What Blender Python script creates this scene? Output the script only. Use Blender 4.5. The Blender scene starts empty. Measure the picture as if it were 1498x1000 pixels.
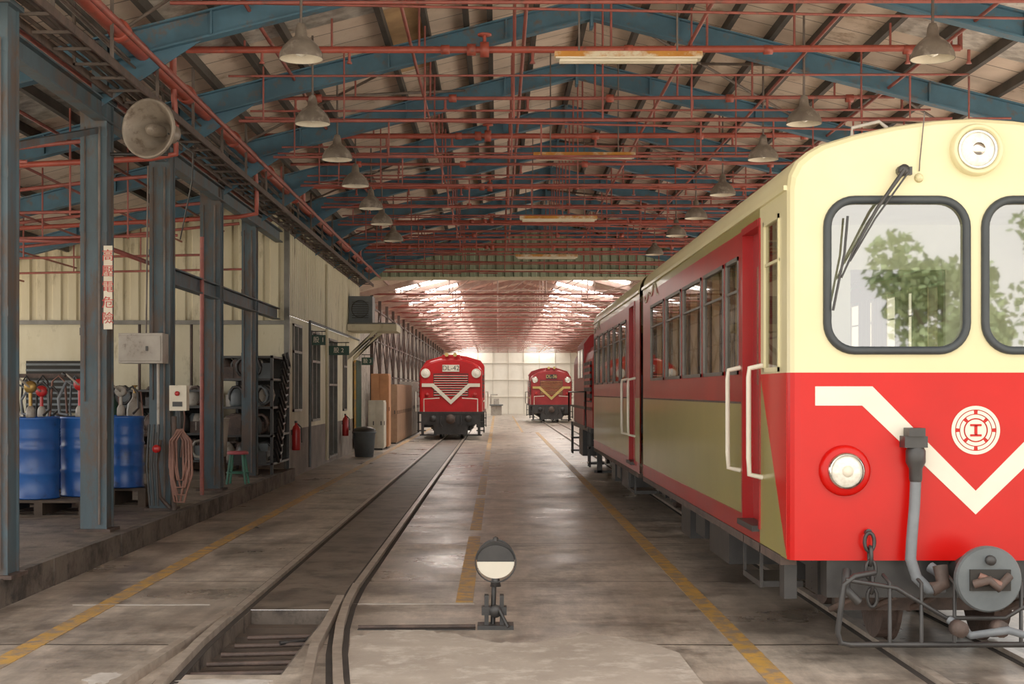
import bpy, math, random
from mathutils import Vector, Matrix
from mathutils.geometry import tessellate_polygon
random.seed(7)
R=random.random
def U(a,b): return a+(b-a)*R()
# ---------------------------------------------------------------- materials
def lin(c):
    if isinstance(c,str):
        c=c.lstrip('#'); c=[int(c[i:i+2],16)/255 for i in (0,2,4)]
    return tuple((x/12.92 if x<=.04045 else ((x+.055)/1.055)**2.4) for x in c)+(1,)
def M(name,c1,c2=None,scale=3,rough=.5,metal=0,bump=0,bscale=30,stretch=(1,1,1),c3=None,amt=.35,s3=6,r2=None,coat=0,spec=.5):
    m=bpy.data.materials.new(name); m.use_nodes=True
    nt=m.node_tree; N=nt.nodes; L=nt.links; b=N['Principled BSDF']
    b.inputs['Roughness'].default_value=rough; b.inputs['Metallic'].default_value=metal
    b.inputs['Specular IOR Level'].default_value=spec
    if coat: b.inputs['Coat Weight'].default_value=coat; b.inputs['Coat Roughness'].default_value=.08
    tc=N.new('ShaderNodeTexCoord'); mp=N.new('ShaderNodeMapping'); mp.inputs['Scale'].default_value=stretch
    L.new(tc.outputs['Object'],mp.inputs['Vector'])
    if c2 is None: c2=c1
    nz=N.new('ShaderNodeTexNoise'); nz.inputs['Scale'].default_value=scale; nz.inputs['Detail'].default_value=7; nz.inputs['Roughness'].default_value=.62
    L.new(mp.outputs['Vector'],nz.inputs['Vector'])
    rp=N.new('ShaderNodeValToRGB'); rp.color_ramp.elements[0].position=.36; rp.color_ramp.elements[1].position=.64
    rp.color_ramp.elements[0].color=lin(c1); rp.color_ramp.elements[1].color=lin(c2)
    L.new(nz.outputs['Fac'],rp.inputs['Fac']); col=rp.outputs['Color']
    if c3 is not None:
        n3=N.new('ShaderNodeTexNoise'); n3.inputs['Scale'].default_value=s3; n3.inputs['Detail'].default_value=8; n3.inputs['Roughness'].default_value=.7
        L.new(mp.outputs['Vector'],n3.inputs['Vector'])
        r3=N.new('ShaderNodeValToRGB'); r3.color_ramp.elements[0].position=1-amt-.08; r3.color_ramp.elements[1].position=1-amt+.05
        L.new(n3.outputs['Fac'],r3.inputs['Fac'])
        mx=N.new('ShaderNodeMix'); mx.data_type='RGBA'
        L.new(r3.outputs['Color'],mx.inputs['Factor']); L.new(col,mx.inputs[6]); mx.inputs[7].default_value=lin(c3); col=mx.outputs[2]
    L.new(col,b.inputs['Base Color'])
    if r2 is not None:
        mr=N.new('ShaderNodeMapRange'); mr.inputs['From Min'].default_value=.3; mr.inputs['From Max'].default_value=.7
        mr.inputs['To Min'].default_value=rough; mr.inputs['To Max'].default_value=r2
        L.new(nz.outputs['Fac'],mr.inputs['Value']); L.new(mr.outputs['Result'],b.inputs['Roughness'])
    if bump:
        nb=N.new('ShaderNodeTexNoise'); nb.inputs['Scale'].default_value=bscale; nb.inputs['Detail'].default_value=5
        L.new(mp.outputs['Vector'],nb.inputs['Vector'])
        bp=N.new('ShaderNodeBump'); bp.inputs['Strength'].default_value=bump; bp.inputs['Distance'].default_value=.02
        L.new(nb.outputs['Fac'],bp.inputs['Height']); L.new(bp.outputs['Normal'],b.inputs['Normal'])
    return m
def EM(name,c,s):
    m=bpy.data.materials.new(name); m.use_nodes=True; b=m.node_tree.nodes['Principled BSDF']
    b.inputs['Base Color'].default_value=lin(c); b.inputs['Emission Color'].default_value=lin(c); b.inputs['Emission Strength'].default_value=s
    return m
def GLASS(name,tint,refl,rough=.02):
    m=bpy.data.materials.new(name); m.use_nodes=True; nt=m.node_tree; N=nt.nodes; L=nt.links
    N.remove(N['Principled BSDF']); out=N['Material Output']
    t=N.new('ShaderNodeBsdfTransparent'); t.inputs['Color'].default_value=lin(tint)
    g=N.new('ShaderNodeBsdfGlossy'); g.inputs['Roughness'].default_value=rough
    mx=N.new('ShaderNodeMixShader'); mx.inputs[0].default_value=refl
    L.new(t.outputs[0],mx.inputs[1]); L.new(g.outputs[0],mx.inputs[2]); L.new(mx.outputs[0],out.inputs['Surface'])
    return m
def floor_mat():
    m=M('concrete_floor','#93867a','#b3a698',scale=.6,rough=.22,r2=.48,bump=.12,bscale=14,c3='#73685e',amt=.44,s3=1.1)
    nt=m.node_tree; N=nt.nodes; L=nt.links; b=N['Principled BSDF']
    col=b.inputs['Base Color'].links[0].from_socket
    tc=N.new('ShaderNodeTexCoord')
    def layer(col,scale,stretch,lo,hi,a=.3,c=.7):
        n=N.new('ShaderNodeTexNoise'); n.inputs['Scale'].default_value=scale; n.inputs['Detail'].default_value=10; n.inputs['Roughness'].default_value=.75
        mp=N.new('ShaderNodeMapping'); mp.inputs['Scale'].default_value=stretch; L.new(tc.outputs['Object'],mp.inputs['Vector']); L.new(mp.outputs['Vector'],n.inputs['Vector'])
        rr=N.new('ShaderNodeMapRange'); rr.inputs['From Min'].default_value=a; rr.inputs['From Max'].default_value=c; rr.inputs['To Min'].default_value=lo; rr.inputs['To Max'].default_value=hi
        L.new(n.outputs['Fac'],rr.inputs['Value'])
        mu=N.new('ShaderNodeMix'); mu.data_type='RGBA'; mu.blend_type='MULTIPLY'; mu.inputs[0].default_value=1
        L.new(col,mu.inputs[6]); L.new(rr.outputs['Result'],mu.inputs[7]); return mu.outputs[2]
    col=layer(col,9,(1,.35,1),.66,1.3)
    col=layer(col,2.2,(1,.16,1),.68,1.2,.36,.6)
    col=layer(col,1.6,(.22,1,1),.76,1.15,.38,.58)
    sp=N.new('ShaderNodeSeparateXYZ'); L.new(tc.outputs['Object'],sp.inputs[0])
    n2=N.new('ShaderNodeTexNoise'); n2.inputs['Scale'].default_value=1.5; L.new(tc.outputs['Object'],n2.inputs['Vector'])
    ad=N.new('ShaderNodeMath'); ad.operation='MULTIPLY_ADD'; ad.inputs[1].default_value=.06; L.new(n2.outputs['Fac'],ad.inputs[0]); L.new(sp.outputs['Y'],ad.inputs[2])
    pp=N.new('ShaderNodeMath'); pp.operation='PINGPONG'; pp.inputs[1].default_value=1.6; L.new(ad.outputs[0],pp.inputs[0])
    lt=N.new('ShaderNodeMath'); lt.operation='LESS_THAN'; lt.inputs[1].default_value=.018; L.new(pp.outputs[0],lt.inputs[0])
    mj=N.new('ShaderNodeMix'); mj.data_type='RGBA'; L.new(lt.outputs[0],mj.inputs[0]); L.new(col,mj.inputs[6]); mj.inputs[7].default_value=lin('#3a332d')
    L.new(mj.outputs[2],b.inputs['Base Color'])
    return m
def board_mat():
    m=M('roof_board','#ecd9c8','#d4bfad',scale=1.2,rough=.8,c3='#a88c72',amt=.36,s3=2.2,bump=.2,bscale=8)
    nt=m.node_tree; N=nt.nodes; L=nt.links; b=N['Principled BSDF']; col=b.inputs['Base Color'].links[0].from_socket
    tc=N.new('ShaderNodeTexCoord'); sp=N.new('ShaderNodeSeparateXYZ'); L.new(tc.outputs['Object'],sp.inputs[0])
    pp=N.new('ShaderNodeMath'); pp.operation='PINGPONG'; pp.inputs[1].default_value=.3; L.new(sp.outputs['Y'],pp.inputs[0])
    lt=N.new('ShaderNodeMath'); lt.operation='LESS_THAN'; lt.inputs[1].default_value=.013; L.new(pp.outputs[0],lt.inputs[0])
    mj=N.new('ShaderNodeMix'); mj.data_type='RGBA'; L.new(lt.outputs[0],mj.inputs[0]); L.new(col,mj.inputs[6]); mj.inputs[7].default_value=lin('#84766c')
    L.new(mj.outputs[2],b.inputs['Base Color']); return m
FLOOR=floor_mat(); BOARD=board_mat()
BLUE=M('blue_steel','#456f87','#385c70',scale=2,rough=.6,c3='#5f5650',amt=.38,s3=5)
BLUED=M('blue_steel_column','#455761','#32424a',scale=2.5,rough=.6,c3='#4c3f37',amt=.45,s3=4,stretch=(1,1,.35))
PURL=M('dark_purlin','#322e2b','#46403b',rough=.7)
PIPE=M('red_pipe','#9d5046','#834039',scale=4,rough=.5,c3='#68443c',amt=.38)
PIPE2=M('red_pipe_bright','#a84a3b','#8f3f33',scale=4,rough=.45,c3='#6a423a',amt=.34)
PIPEF=M('red_pipe_hazed','#bfa094','#a88a80',scale=4,rough=.7)  # far-hall red steel paled: distance haze put into the colour
CAB=M('cable_grey','#6b5f58','#4b423d',rough=.6)
FOIL=M('insulation_foil','#ece6dc','#a39a90',scale=5,rough=.35,metal=.4,bump=1,bscale=6,c3='#8a6f50',amt=.36,s3=3)
PLY=M('plywood_patch','#c9a377','#a58460',scale=2,rough=.8)
SKY_L=EM('skylight_panel','#fffaf0',9)
CREAMW=M('cream_wall','#d3cbb1','#c2b899',scale=1.2,rough=.7,c3='#988c70',amt=.36,s3=3,stretch=(1,1,.4))
CREAMC=M('cream_corrugated','#d3caae','#bfb494',scale=1.2,rough=.6,c3='#93876c',amt=.38,s3=3,stretch=(1,1,.3))
GREENC=M('green_corrugated','#8f9a82','#78836c',scale=1.4,rough=.6,c3='#646b57',amt=.36,s3=3,stretch=(1,1,.3))
FARW=M('far_wall_paint','#f0ece0','#e4dfd2',scale=.8,rough=.8)
FARG=M('far_wall_seam','#d2ccbf','#c6c0b3',rough=.8)
DADO=M('dirty_dado','#7d7168','#5c524a',scale=1.5,rough=.8,bump=.3)
DARK=M('dark_void','#15130f','#201c18',rough=.8)
CURB=M('curb_concrete','#665b52','#4a413a',scale=2,rough=.85,bump=.6,bscale=12,c3='#2e2723',amt=.45,s3=3)
TBED=M('track_bed_concrete','#6e6257','#544a42',scale=1.5,rough=.5,bump=.3,bscale=12,c3='#3f3730',amt=.42,s3=3)
PLAT=M('platform_concrete','#7c7065','#61564c',scale=1.2,rough=.65,bump=.3,c3='#443b34',amt=.44,s3=2)
YEL=M('yellow_line_paint','#cf9b42','#b48a40',scale=3,rough=.5,c3='#8c7a68',amt=.47,s3=7)
DUST=M('pale_cement','#afa396','#9a8e82',scale=1.5,rough=.75,bump=.25,bscale=20,c3='#bfb5a9',amt=.42,s3=4)
WDUST=M('white_dust','#b9b2ab','#a0978e',scale=6,rough=.9)
RAIL=M('rail_steel','#b3a699','#8c7d70',scale=8,rough=.3,metal=.25)
GROOVE=M('groove_dark','#26201d','#352e29',rough=.9)  # dark flat strips beside the rails, drawn for the flangeway grooves
RUST=M('rusty_steel','#54423a','#372c27',scale=6,rough=.7,bump=.3)
BLACK=M('black_iron','#1f1e1f','#2e2c2b',scale=6,rough=.45)
RUB=M('black_rubber','#20262a','#2b3236',rough=.55)
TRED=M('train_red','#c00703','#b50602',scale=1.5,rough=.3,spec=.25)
TREDS=M('train_red_side_shade','#9a1214','#880e10',scale=1.5,rough=.28,spec=.4)  # darker copy of the front red, side shade put into the colour
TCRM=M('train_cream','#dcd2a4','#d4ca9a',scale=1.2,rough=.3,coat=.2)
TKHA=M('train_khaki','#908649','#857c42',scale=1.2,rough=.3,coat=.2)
TWHT=M('train_white','#e0d8c6','#d8d0be',rough=.35)
TRIM=M('alu_trim','#6d6a64','#58554f',rough=.4,metal=.3)
INT=M('coach_interior','#f0ede0','#e6e2d2',rough=.7)
SEAT=M('seat_fabric','#4b5a66','#3d4a55',rough=.8)
CURT=M('curtain_fabric','#dccdaa','#c3ae88',scale=3,rough=.9,stretch=(1,6,.3))
GLF=GLASS('windscreen_glass','#e6f0e4',.33)
GLS=GLASS('side_glass','#c4baa9',.34)
LENS=M('lamp_lens','#f4efe2','#d9d2c2',scale=30,rough=.12,coat=1)
CHR=M('chrome','#d5d3cc','#bdbab2',rough=.15,metal=1)
LRED=M('loco_red','#b8151a','#a11014',scale=1.5,rough=.35,spec=.3)
LREDD=M('loco_dark_red','#9a2a2c','#842023',scale=1.5,rough=.35,spec=.3)
GOLD=M('gold_trim','#c7aa62','#ad914c',rough=.4)
GRYM=M('grey_enamel','#aba398','#938a7f',scale=3,rough=.5,c3='#6a5d52',amt=.36)
HORN=M('horn_metal','#978c7f','#7b6f63',scale=3,rough=.45,metal=.2,c3='#5f5044',amt=.38)
LAMPM=M('lamp_shade','#7a7065','#5c5249',scale=4,rough=.5,c3='#948a80',amt=.4)
LAMPI=M('lamp_shade_inner','#ddd3c0','#c3b9a5',rough=.5)
TUBEF=M('fixture_rusty','#d08f3c','#b5722c',scale=4,rough=.6,c3='#e0d5b8',amt=.45,s3=3)
TUBEW=M('fixture_white','#e5dcc8','#cfc4ab',rough=.5)
DRUM=M('drum_blue','#2258a5','#1d4a92',scale=3,rough=.35,c3='#1a3a6c',amt=.36)
WOOD=M('pallet_wood','#4d4036','#3a3029',scale=5,rough=.85)
HOSE=M('hose_brown','#8a6052','#68463c',rough=.6)
HOSEG=M('hose_grey','#6d7277','#555a5f',rough=.5)
EXT=M('extinguisher_red','#b81f1f','#a01818',rough=.35)
SIGN=M('sign_white','#e3dac6','#cfc4ac',rough=.5)
STXT=M('sign_text_red','#c0302a','#b02822',rough=.5)
GSIGN=M('sign_green','#1e4a3c','#173a30',rough=.5)
ORG=M('orange_cabinet','#c98a5c','#b57a50',rough=.5)
LOCKB=M('locker_brown','#9c7a5e','#856550',rough=.5)
WCAB=M('white_cabinet','#dcd5c3','#c8c0ad',rough=.5)
BIN=M('bin_grey','#5c6366','#4a5053',rough=.5)
STG=M('stool_green','#3f7a66','#356857',rough=.5)
STR=M('stool_red','#b5525a','#a0444c',rough=.5)
LEAF=M('leaf','#93a474','#6d8259',scale=.9,rough=.6)
BARK=M('bark','#5d4f43','#4a3f36',rough=.9)
OUTG=M('outdoor_paving','#d8cfc0','#c6bcaa',scale=.6,rough=.8)
WINB=M('window_glass_dark','#5a6c70','#42545a',rough=.12)
BRASS=M('brass','#b08d4a','#8f6f38',rough=.35,metal=.6)
# ---------------------------------------------------------------- mesh builder
class MB:
    def __init__(s): s.v=[];s.f=[];s.m=[];s.s=[];s.mats=[]
    def mi(s,mat):
        if mat not in s.mats: s.mats.append(mat)
        return s.mats.index(mat)
    def add(s,vs,fs,mat,smooth=False):
        o=len(s.v); s.v+= [tuple(v) for v in vs]; k=s.mi(mat)
        for f in fs: s.f.append(tuple(i+o for i in f)); s.m.append(k); s.s.append(smooth)
    def box(s,x0,x1,y0,y1,z0,z1,mat):
        vs=[(x,y,z) for x in (x0,x1) for y in (y0,y1) for z in (z0,z1)]
        s.add(vs,[(0,1,3,2),(4,6,7,5),(0,4,5,1),(2,3,7,6),(0,2,6,4),(1,5,7,3)],mat)
    def obox(s,p,q,w,h,mat,up=(0,0,1)):
        p=Vector(p);q=Vector(q);d=(q-p).normalized();up=Vector(up)
        a=d.cross(up)
        if a.length<1e-4: a=d.cross(Vector((0,1,0)))
        a.normalize(); b=a.cross(d).normalized()
        vs=[e+a*(i*w/2)+b*(j*h/2) for e in (p,q) for i,j in ((-1,-1),(1,-1),(1,1),(-1,1))]
        s.add(vs,[(3,2,1,0),(4,5,6,7),(0,1,5,4),(1,2,6,5),(2,3,7,6),(3,0,4,7)],mat)
    def ibeam(s,p,q,w,h,mat,t=.02):
        p=Vector(p);q=Vector(q);d=(q-p).normalized();a=d.cross(Vector((0,0,1)))
        if a.length<1e-3: a=Vector((1,0,0))
        a.normalize(); b=a.cross(d).normalized()
        s.obox(p+b*(h/2),q+b*(h/2),w,t,mat,b); s.obox(p-b*(h/2),q-b*(h/2),w,t,mat,b); s.obox(p,q,t,h,mat,b)
    def tube(s,pts,r,mat,n=8,closed=False,caps=True):
        P=[Vector(p) for p in pts]; k=len(P); vs=[];fs=[]
        nrm=None
        for i,p in enumerate(P):
            if closed: t=(P[(i+1)%k]-P[i-1])
            else: t=P[min(i+1,k-1)]-P[max(i-1,0)]
            t.normalize()
            if nrm is None:
                nrm=t.orthogonal().normalized()
            else:
                nrm=(nrm-t*nrm.dot(t))
                if nrm.length<1e-5: nrm=t.orthogonal()
                nrm.normalize()
            b=t.cross(nrm); rr=r[i] if isinstance(r,(list,tuple)) else r
            for j in range(n):
                a=2*math.pi*j/n; vs.append(p+nrm*(math.cos(a)*rr)+b*(math.sin(a)*rr))
        for i in range(k if closed else k-1):
            i2=(i+1)%k
            for j in range(n): fs.append((i*n+j,i*n+(j+1)%n,i2*n+(j+1)%n,i2*n+j))
        s.add(vs,fs,mat,True)
        if caps and not closed: s.add(vs[:n],[tuple(range(n-1,-1,-1))],mat); s.add(vs[-n:],[tuple(range(n))],mat)
    def cyl(s,p,q,r,mat,n=16): s.tube([p,q],r,mat,n)
    def lathe(s,prof,org,axis,mat,n=28,smooth=True):
        ax=Vector(axis).normalized(); a=ax.orthogonal().normalized(); b=ax.cross(a); o=Vector(org); vs=[];fs=[]
        for r,h in prof:
            for j in range(n):
                t=2*math.pi*j/n; vs.append(o+ax*h+a*(math.cos(t)*r)+b*(math.sin(t)*r))
        for i in range(len(prof)-1):
            for j in range(n): fs.append((i*n+j,i*n+(j+1)%n,(i+1)*n+(j+1)%n,(i+1)*n+j))
        s.add(vs,fs,mat,smooth)
    def poly(s,pts,mat): s.add(pts,[tuple(range(len(pts)))],mat)
    def prism(s,pts,mat,off):
        n=len(pts); o=Vector(off); a=[Vector(p) for p in pts]; b=[p+o for p in a]
        s.add(a+b,[tuple(range(n))]+[tuple(range(2*n-1,n-1,-1))]+[(i,i+n,(i+1)%n+n,(i+1)%n) for i in range(n)],mat)
    def tess(s,loops,mat):
        fs=tessellate_polygon([[Vector(p) for p in l] for l in loops]); vs=[p for l in loops for p in l]
        s.add(vs,[tuple(f) for f in fs],mat)
    def panel(s,P,us,vs,holes,matf):
        us=sorted(set(round(u,4) for u in us+[h[i] for h in holes for i in (0,1)])); vs=sorted(set(round(v,4) for v in vs+[h[i] for h in holes for i in (2,3)]))
        for i in range(len(us)-1):
            for j in range(len(vs)-1):
                u=(us[i]+us[i+1])/2; v=(vs[j]+vs[j+1])/2
                if any(h[0]<u<h[1] and h[2]<v<h[3] for h in holes): continue
                s.add([P(us[i],vs[j]),P(us[i+1],vs[j]),P(us[i+1],vs[j+1]),P(us[i],vs[j+1])],[(0,1,2,3)],matf(u,v))
    def obj(s,name,parent=None,bevel=0):
        me=bpy.data.meshes.new(name); me.from_pydata(s.v,[],s.f); 
        for m in s.mats: me.materials.append(m)
        me.polygons.foreach_set('material_index',s.m); me.polygons.foreach_set('use_smooth',s.s); me.update()
        o=bpy.data.objects.new(name,me); bpy.context.scene.collection.objects.link(o)
        if parent: o.parent=parent
        if bevel:
            b=o.modifiers.new('bevel','BEVEL'); b.width=bevel; b.segments=2; b.limit_method='ANGLE'
        return o
def text(name,body,size,loc,rot,mat,parent,ext=.002):
    c=bpy.data.curves.new(name,'FONT'); c.body=body; c.size=size; c.extrude=ext; c.align_x='CENTER'; c.align_y='CENTER'
    c.materials.append(mat); o=bpy.data.objects.new(name,c); o.location=loc; o.rotation_euler=rot
    bpy.context.scene.collection.objects.link(o); o.parent=parent; return o
RF=(math.pi/2,0,0)
def ring(cx,cy,cz,r,n=24,ax='y'):
    o=[]
    for i in range(n):
        t=2*math.pi*i/n; a,b=r*math.cos(t),r*math.sin(t)
        o.append((cx+a,cy,cz+b) if ax=='y' else ((cx,cy+a,cz+b) if ax=='x' else (cx+a,cy+b,cz)))
    return o
# ---------------------------------------------------------------- camera
H=1.7; F=2081
cam=bpy.data.cameras.new('camera'); co=bpy.data.objects.new('camera',cam); bpy.context.scene.collection.objects.link(co)
co.location=(0,0,H); co.rotation_euler=(math.pi/2,0,0); cam.lens=50; cam.sensor_width=36; cam.sensor_fit='HORIZONTAL'
cam.shift_x=21/1498; cam.shift_y=73/1498; cam.clip_end=500
bpy.context.scene.camera=co
try:
    vs_=bpy.context.scene.view_settings; vs_.view_transform='Standard'; vs_.gamma=1.17; vs_.exposure=0.25
except Exception: pass
# ---------------------------------------------------------------- floor, ground, platform
RX=1.2; RZ=6.9; SL=.25
def roofz(x): return RZ-SL*abs(x-RX)
LR=(-2.0,-1.22); TR=(2.58,3.32); CX=2.95
m=MB()
m.panel(lambda u,v:(u,v,0),[-10.5,14],[4,112],[(-1.93,-1.3,8.55,11.1)],lambda u,v:FLOOR)
m.box(-1.93,-1.3,8.55,11.1,-.24,-.2,RUST)
for a,b,c,d in ((-1.93,-1.92,8.55,11.1),(-1.31,-1.3,8.55,11.1),(-1.93,-1.3,8.55,8.56),(-1.93,-1.3,11.09,11.1)): m.box(a,b,c,d,-.22,-.001,CURB)
m.obj('floor')
m=MB(); m.poly([(-60,-60,-.01),(60,-60,-.01),(60,4,-.01),(-60,4,-.01)],OUTG); m.poly([(14,4,-.01),(60,4,-.01),(60,112,-.01),(14,112,-.01)],OUTG); m.poly([(-60,4,-.01),(-10.5,4,-.01),(-10.5,112,-.01),(-60,112,-.01)],OUTG); m.obj('outdoor_ground')
m=MB(); m.box(-10.49,-3.98,6,27.39,0.001,.22,PLAT)
y=6
while y<27.3:
    y2=min(y+U(.9,1.6),27.39); j=U(0,.02); m.box(-3.98,-3.88-j,y,y2-.012,0.001,.235+U(-.006,.006),CURB); y=y2
m.obj('platform_curb')
m=MB()
def strip(x0,x1,y0,y1,z=.004,mat=YEL): m.box(x0,x1,y0,y1,.0005,z,mat)
strip(1.58,1.72,5,60); strip(-3.2,-3.05,5,100)
y=11.5
while y<100:
    strip(-.34,-.2,y,y+5.2); y+=6
strip(1.0,1.1,60,100)
m.obj('floor_yellow_lines')
m=MB(); pts=[]
for i in range(60):
    t=i/59; pts.append((-1.02+t*2.2,9.9+.25*math.sin(t*9)+U(-.07,.07)-max(0,t-.75)*3,0.003))
pts+= [(1.25,5,.003),(-.72,5,.003),(-.86,8,.003)]
m.prism([(p[0],p[1],.003) for p in pts],DUST,(0,0,-.0025)); m.obj('cement_patch')
m=MB()
def blob(cx,cy,rx,ry,n=26):
    q=[(cx+rx*math.cos(6.283*i/n)*U(.6,1.15),cy+ry*math.sin(6.283*i/n)*U(.6,1.15),.0045) for i in range(n)]
    m.prism(q,WDUST,(0,0,-.004))
for b in ((-2.35,8.45,.1,.22),(-1.6,8.3,.3,.12),(-2.9,11.35,.55,.02),(-.7,11.4,.5,.02)): blob(*b)
m.obj('plaster_dust')
# ---------------------------------------------------------------- rails
def rail(m,pts,h=.035,g=True):
    for a,b in zip(pts,pts[1:]):
        A=(a[0],a[1],h/2-.01);B=(b[0],b[1],h/2-.01)
        m.obox(A,B,.06,h+.02,RAIL)
        if g:
            m.obox((a[0]-.052,a[1],.001),(b[0]-.052,b[1],.001),.04,.006,GROOVE)
            m.obox((a[0]+.052,a[1],.001),(b[0]+.052,b[1],.001),.04,.006,GROOVE)
m=MB()
rail(m,[(LR[0],10.5),(LR[0],108)]); rail(m,[(LR[1],12.3),(LR[1],108)])
rail(m,[(LR[1],12.3),(-1.19,11.2),(-1.13,10.2),(-1.04,9.2),(-.92,8.2),(-.75,7),(-.55,5)],.05)
rail(m,[(LR[1]-.05,11.5),(-1.23,10.4),(-1.19,9.2),(-1.1,8.2),(-.98,7),(-.8,5)],.06,False)
rail(m,[(LR[0],10.5),(-1.99,9.5),(-1.94,8.3),(-1.85,7),(-1.7,5)],.05)
rail(m,[(LR[0]-.03,10.9),(-2.1,9.4),(-2.15,8.3),(-2.2,7),(-2.25,5)],.06,False)
m.box(-1.93,-1.29,11.1,108,.0005,.0035,TBED)
for i in range(6):
    yy=8.75+i*.42; m.box(-1.95,-1.28,yy,yy+.17,-.2,-.1,WOOD)
for k in range(5): m.tube([(-1.9+k*.03,8.8+k*.33,-.05),(-1.3,8.85+k*.33,-.045)],.016,RUST)
m.tube([(-1.5,9.8,-.03),(-1.35,9.9,-.03),(-1.28,10.1,-.02)],.016,BLACK)
m.obj('turnout_track')
m=MB(); rail(m,[(TR[0],5),(TR[0],108)]); rail(m,[(TR[1],5),(TR[1],108)]); m.obj('railway_track')
m=MB(); m.box(-1.0,-.16,10.15,10.22,.001,.006,BLACK); m.tube([(-1.0,10.2,.015),(-.16,10.24,.015)],.014,RUST); m.obj('point_rod_and_shadow_line')  # flat black strip paints the slot's shadow line; the rusty tube is the rod
# ---------------------------------------------------------------- switch stand
m=MB(); X=-.015; Y=10.25
m.box(X-.13,X+.13,Y-.09,Y+.09,0,.03,BLACK); m.box(X-.08,X-.05,Y-.05,Y+.05,.03,.24,BLACK); m.box(X+.03,X+.06,Y-.05,Y+.05,.03,.24,BLACK)
m.box(X-.1,X+.08,Y-.06,Y+.03,.1,.16,BLACK); m.tube([(X-.02,Y,.02),(X-.01,Y,.36)],.018,BLACK,10)
m.lathe([(0,-.02),(.045,-.02),(.045,.02),(0,.02)],(X,Y-.06,.13),(0,-1,0),BLACK); m.tube([(X+.03,Y-.08,.14),(X+.09,Y-.15,.03)],.012,BLACK)
m.lathe([(0,0),(.04,0),(.03,.05),(.015,.08)],(X,Y,.3),(0,0,1),BLACK)
n=36
for half,mt in ((0,BLACK),(1,TWHT)):
    q=[(X+.135*math.cos(math.pi*(i/n+half)),Y-.03,.48+.12*math.sin(math.pi*(i/n+half))) for i in range(n+1)]
    m.prism(q,mt,(0,.012,0))
m.lathe([(.15,0),(.142,-.012),(.142,.02),(.15,.02),(.15,0)],(X,Y-.03,.48),(0,-1,0),BLACK)
dome=[(X+.14*math.cos(math.pi*i/20),Y,.49+.15*math.sin(math.pi*i/20)) for i in range(21)]
m.prism(dome,BLACK,(0,.015,0)); m.lathe([(.02,0),(.02,.03),(0,.04)],(X,Y,.62),(0,0,1),BLACK)
m.obj('switch_stand')
# ---------------------------------------------------------------- roof
def foilf(u,v): # u=Y v=X
    if -3.6<v<-1.4 and 13<u<17.4: return FOIL
    if 4.6<v<7.6 and 13.4<u<17: return FOIL
    if -1.7<v<-.9 and 17.4<u<20.4: return PLY
    if -6<v<-4.8 and 16<u<18.4: return FOIL
    return BOARD
m=MB()
ys=[6]+[6+1.1*i for i in range(1,33)]+[42]
cut=[-10.5,-9.4,-8.3,-7.2,-6,-4.8,-3.6,-2.5,-1.4,-.9,-.1,1.2,2.4,3.5,4.6,5.8,7,8,9]
m.panel(lambda u,v:(v,u,roofz(v)),ys,cut,[],foilf)
for a,b in ((-10.8,RX),(RX,9.3)):
    m.add([(a,6,roofz(a)+.12),(b,6,roofz(b)+.12),(b,42,roofz(b)+.12),(a,42,roofz(a)+.12)],[(0,1,2,3)],GRYM)
m.obj('ceiling')
m=MB()
for x in cut+[-5.4,-4.2,-3.0,-.4,.5,1.9,2.95,4.0,5.2,6.4]:
    m.box(x-.035,x+.035,6,42,roofz(x)-.13,roofz(x)-.01,PURL)
for y0 in (11.4,18.2,25,31.8):
    for x0,x1 in ((-4,-.5),(1.2,4.5),(4.5,8)):
        m.tube([(x0,y0,roofz(x0)-.2),(x1,y0+3.4,roofz(x1)-.2)],.02,CAB,6); m.tube([(x1,y0,roofz(x1)-.2),(x0,y0+3.4,roofz(x0)-.2)],.02,CAB,6)
m.obj('roof_purlins')
colY=[11.4,15.2,17.9,21.5,24.8]
trY=[8,11.4,14.9,18.2,21.6,25,28.4,31.8,35.2,38.6,41.6]
for y in trY:
    m=MB()
    zl=roofz(-10.3)-.3; zr=roofz(8.8)-.3; zt=RZ-.3
    m.ibeam((-10.3,y,zl),(RX,y,zt),.16,.26,BLUE); m.ibeam((RX,y,zt),(8.8,y,zr),.16,.26,BLUE)
    m.box(RX-.02,RX+.02,y-.12,y+.12,zt-.25,zt+.12,BLUE)
    for x in (-9,-7.4,-5.8,-3,-1.4,.1,2.3,3.9,5.5): m.box(x,x+.02,y-.08,y+.08,roofz(x)-.43,roofz(x)-.17,BLUE)
    for sgn,xc in ((1,-4.15),(-1,7.6)):
        zc=roofz(xc)-.42
        m.prism([(xc,y,zc),(xc+sgn*1.1,y,roofz(xc+sgn*1.1)-.42),(xc,y,zc-.45)],BLUE,(0,.02,0))
        m.box(xc-.08,xc+.08,y-.08,y+.08,4.82,roofz(xc)-.2,BLUED)
    m.ibeam((7.6,y,0),(7.6,y,4.75),.2,.28,BLUED)
    m.obj('roof_truss')
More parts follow.
